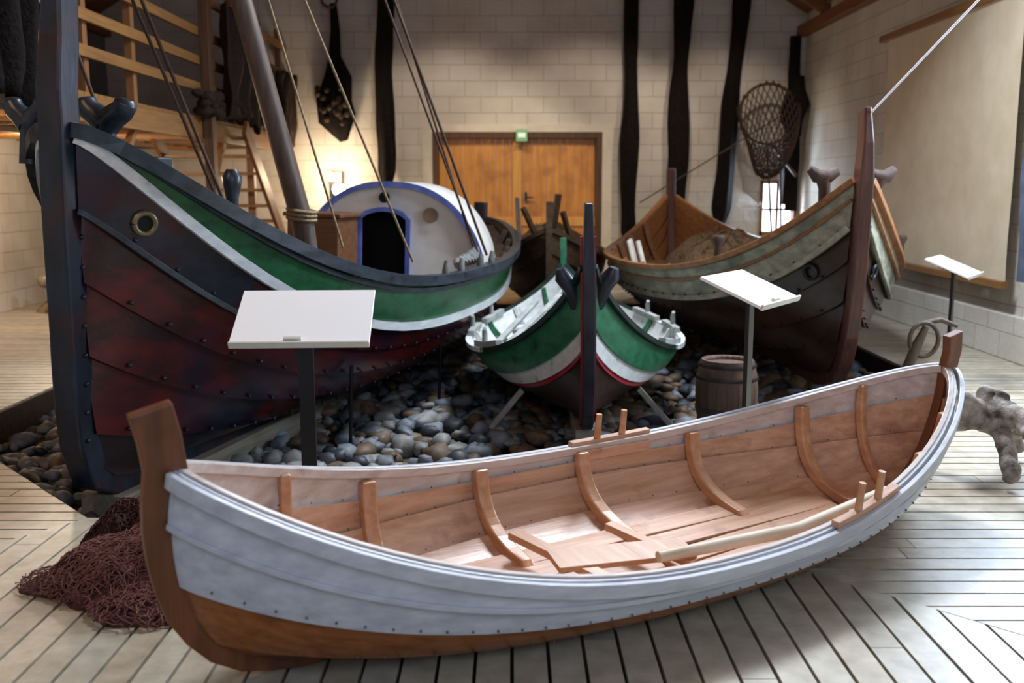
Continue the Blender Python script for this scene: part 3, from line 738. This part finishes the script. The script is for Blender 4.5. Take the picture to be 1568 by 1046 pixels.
mb.tube([(.02+.11*math.cos(a),0,.44+.13*math.sin(a)) for a in [i*math.pi/10 for i in range(21)]],.018,8,0,False)
mb.tube([(.0,.03,.56),(.15,.03,.59),(.28,.03,.54)],[.02,.022,.015],8);mb.build('wooden_hook',[wood('hook_wood','#3c2e23','#5f4c3b',.6,2)],e)
# ================================================================ HANGING THINGS ON BACK WALL
def strip(x0,x1,zt,zb,r,seed,parent=None):
    mb=MB();n=30;pts=[];rr=[]
    for i in range(n+1):
        t=i/n;pts.append(V(lerp(x0,x1,t)+.05*noise.noise(V(t*3,seed,0)),YB-.2,lerp(zt,zb,t)))
        rr.append(r*(.72+.25*noise.noise(V(t*4,seed,5))+.2*t)*(1 if t<.93 else 1-(t-.93)*7))
    mb.tube(pts,rr,20,0,True,.16,seed,.7);mb.build('hanging_net',[m_tar],parent)
strip(-2.0,-2.0,5.0,1.6,.16,1);strip(1.86,1.88,5.0,.6,.14,2);strip(2.68,2.62,5.0,.95,.17,3);strip(3.62,3.32,5.0,.95,.15,4)
e=empty('net_with_floats',(-2.78,YB-.21,0));mb=MB()
mb.tube([(-.0,0,4.4),(.02,0,4.0),(.0,0,3.6),(.04,0,3.3),(-.03,0,2.95),(.02,0,2.65),(.12,0,2.3)],[.05,.07,.09,.2,.26,.28,.06],20,0,True,.15,3,.6)
mb.build('net',[m_tar],e);mb=MB()
for k in range(24): mb.ball((U(-.26,.3),-.16+U(-.05,.0),U(2.55,3.1)),U(.035,.06),0,10,6,(1,.8,1))
mb.tube([(-.05+.12*math.cos(a),-.05,4.45+.12*math.sin(a)) for a in [i*math.pi/8 for i in range(17)]],.02,8)
mb.build('floats',[M('cork_dark','#2e2119','#4a382a',.8,10)],e)
e=empty('landing_net',(3.98,YB-.45,2.70));mb=MB()
mb.tube([(.44*math.cos(a),0,.46*math.sin(a)) for a in [i*math.pi/20 for i in range(41)]],.022,8,0,False)
mb.tube([(0,0,-.46),(.05,-.1,-1.2),(.1,-.2,-2.1)],.02,8);mb.tube([(.2,0,-.4),(.22,-.1,-1.2),(.24,-.2,-2.1)],.018,8);mb.tube([(.02,-.15,-.45),(.47,-.05,-.95)],.025,8);mb.build('hoop_and_handles',[m_timbdark],e)
mb=MB()
K=30
for j in range(K):
    for sg in (1,-1):
        pts=[]
        for i in range(15):
            t=i/14;a=2*math.pi*j/K+sg*t*1.6;r=.44*(1-t)**.5*(1+.05*math.sin(5*a))+.05
            pts.append(V(r*math.cos(a),-.05-.22*math.sin(math.pi*t)*1.0,r*math.sin(a)*(1-t)-t*1.0+.0))
        mb.tube(pts,.009,4)
mb.build('mesh_bag',[m_ropedark],e)
def stripl(x0,x1,zt,zb,r,seed):
    mb=MB();n=26;pts=[];rr=[]
    for i in range(n+1):
        t=i/n;pts.append(V(lerp(x0,x1,t)-3.98,.19,lerp(zt,zb,t)-2.70));rr.append(r*(.8+.3*noise.noise(V(t*4,seed,5))+.2*t))
    mb.tube(pts,rr,16,0,True,.16,seed,.7);mb.build('hanging_bundle',[m_tar],e)
stripl(4.42,4.38,3.9,1.3,.10,5);stripl(4.5,4.45,3.3,1.2,.09,8)
mb=MB();mb.tube([(.44,.05,.6),(.47,.03,.2),(.40,.03,-.1),(.47,.05,-.35)],[.06,.2,.17,.08],14,0,True,.2,4,.6);mb.build('bundled_net',[m_tar],e)
e=empty('hanging_sail');mb=MB();rows=[]
for i in range(25):
    t=i/24;z=lerp(3.34,.72,t);row=[]
    for j in range(41):
        s=j/40;y=lerp(12.4,9.15,s);w=.03*noise.noise(V(s*3,t*2,1))+.02*math.sin(s*30+t*8)*t**3*(1 if s>.55 else .3)
        row.append(V(XR-.11+w,y,z))
    rows.append(row)
mb.grid(rows);mb.build('sail_cloth',[M('sail_cream','#cfc2a5','#dccfb6',.8,3,(1,1,1),.1)],e)
mb=MB();mb.box((XR-.16,9.0,3.32),(XR-.08,12.6,3.40));mb.box((XR-.17,9.1,.66),(XR-.1,12.45,.73));mb.build('battens',[m_timber],e,bevel=.005)
mb=MB();rows=[[V(XR-.12+.02*math.sin(s*9+t),lerp(8.95,8.3,s/10),lerp(3.2,.75,t/8)) for s in range(11)] for t in range(9)];mb.grid(rows);mb.build('blue_curtain',[M('curtain_blue','#4a5568','#66738a',.8,4)])
mb=MB();line(mb,(4.3,15.8,2.75),(1.9,14.95,1.35),.01,0)
mb.build('wall_rope',[m_ropedark])
def drape(name,x,y0,y1,zt,zb,mat,amp=.08,seed=0):
    mb=MB();rows=[]
    for i in range(17):
        t=i/16;row=[]
        for j in range(41):
            s=j/40;row.append(V(x+amp*math.sin(s*22+seed+t)+amp*noise.noise(V(s*5,t*3,seed)),lerp(y0,y1,s),lerp(zt,zb+.25*noise.noise(V(s*4,seed,2)),t)))
        rows.append(row)
    mb.grid(rows);o=mb.build(name,[mat]);sm=o.modifiers.new('t','SOLIDIFY');sm.thickness=.02
    return o
m_drape=M('net_brown_drape','#20130e','#3a251c',.9,30,(1,1,1),.8,bdist=.02)
dr=drape('draped_net',mx+.16,12.2,13.9,3.75,2.45,m_drape,.07,1);drape('draped_net',mx+.14,6.3,7.3,3.6,2.2,m_tar,.1,4);drape('draped_net',mx+.14,15.2,16.0,3.3,2.2,m_drape,.07,6)
mb=MB()
for k in range(90):
    mb.ball((mx+.1+U(-.08,.08),U(11.4,14.0),mz+.08+U(0,.22)),U(.04,.10),0,8,5,(U(.8,1.3),U(.8,1.6),U(.6,1)))
mb.build('net_bundle',[m_drape],dr)
e=empty('float_and_rope_heap',(-5.55,12.9,0));pile('rope_heap',0,0,0,.6,.5,.3,m_rope,e,8,strands=60)
mb=MB()
for k in range(14): mb.ball((U(-.5,.5),U(-.4,.1),.25+U(0,.22)),U(.08,.13),0,14,8)
mb.build('glass_floats',[M('float_tan','#6b6350','#98907a',.3,4)],e)
mb=MB();mb.tube([(-5.6,12.2,2.2),(-5.62,12.2,1.9),(-5.58,12.2,1.6),(-5.6,12.2,1.35)],[.03,.1,.13,.06],12,0,True,.2,3);mb.build('hanging_rope_coil',[m_rope])
# ================================================================ LAMPS
def lamp(kind,name,loc,power,col,size=None,rot=None,size_y=None,spot=None):
    l=bpy.data.lights.new(name,kind);l.energy=power;l.color=col
    if kind=='AREA':
        l.size=size
        if size_y: l.shape='RECTANGLE';l.size_y=size_y
    elif size: l.shadow_soft_size=size
    if spot: l.spot_size=spot;l.spot_blend=.6
    o=bpy.data.objects.new(name,l);bpy.context.collection.objects.link(o);o.location=loc
    if rot is not None:
        o.rotation_euler=(Vector(rot)-Vector(loc)).to_track_quat('-Z','Y').to_euler()
    return o
warm=(1,.66,.38);cool=(.66,.81,1)
e=empty('wall_lamp',(-2.88,YB-.25,1.62));mb=MB();mb.ball((0,0,.12),.07,0,16,10);mb.ball((.12,0,-.08),.10,0,16,10);mb.build('bulbs',[emis('bulb_warm','#ffe9c4',20)],e)
mb=MB();mb.box((-.05,.1,-.2),(.15,.24,.2));mb.tube([(0,.15,.12),(0,.02,.12)],.02,8);mb.tube([(.12,.15,-.08),(.12,.02,-.08)],.02,8);mb.build('bracket',[m_black],e)
lamp('POINT','lamp_sconce',(-2.85,YB-.6,1.75),62,(1,.76,.5),.1)
lamp('POINT','lamp_under_mezzanine',(-5.4,11.5,1.9),95,(1,.78,.56),.15)
lamp('POINT','lamp_under_mezzanine_b',(-4.6,8.2,2.0),18,warm,.15)
lamp('POINT','lamp_hanging_left',(-2.9,2.9,3.6),80,warm,.15)
for x,y,z,t,p in ((1.9,13.2,4.9,(1.0,16.3,.9),205),(3.1,13.2,4.9,(3.2,16.3,.8),150),(-1.0,13.2,4.9,(-1.0,16.3,.9),205)):
    e=empty('spotlight',(x,y,z));mb=MB();mb.tube([(0,0,.12),(0,.05,0),(0,.08,-.06)],[.05,.07,.075],14);mb.build('spot_can',[m_black],e)
    lamp('SPOT','lamp_spot',(x,y+.12,z-.12),p,(1,.83,.65),.08,t,spot=1.3)
lamp('SPOT','lamp_door_spot',(.3,12.6,4.6),170,(1,.84,.62),.1,(.1,16.3,1.2),spot=.75)
lamp('AREA','lamp_key_right',(4.5,7.0,2.6),360,cool,2.2,(1.2,3.6,.0),1.5)  # added area lamp, cool key from the right; this wall has no window
lamp('AREA','lamp_fill_front',(1.5,-1.2,3.2),65,cool,4,(.5,6,.5),2)  # added soft fill from behind the camera, no window modelled there
lamp('AREA','lamp_key_overhead',(1.6,8.4,5.5),600,(.82,.9,1),1.6,(.2,5.0,0),1.6)  # added overhead key under the closed roof, gives form and downward shadows
lamp('AREA','lamp_window_back',(4.1,YB-.1,1.6),50,cool,.6,(3.2,12,.5),.9)
w=bpy.data.worlds.new('w');bpy.context.scene.world=w;w.use_nodes=True;bg=w.node_tree.nodes['Background'];bg.inputs[0].default_value=(.62,.75,1,1);bg.inputs[1].default_value=.36
try:
    bpy.context.scene.view_settings.view_transform='Standard'
    bpy.context.scene.view_settings.look='None'
except Exception as ex: print(ex)
# ================================================================ CAMERA
cd=bpy.data.cameras.new('camera');cd.lens=35;cd.sensor_width=36;cam=bpy.data.objects.new('camera',cd);bpy.context.collection.objects.link(cam)
cam.location=(0,0,1.6);cam.rotation_euler=(math.radians(90-8.9),0,0);cd.dof.use_dof=True;cd.dof.focus_distance=5.0;cd.dof.aperture_fstop=2.0
bpy.context.scene.camera=cam
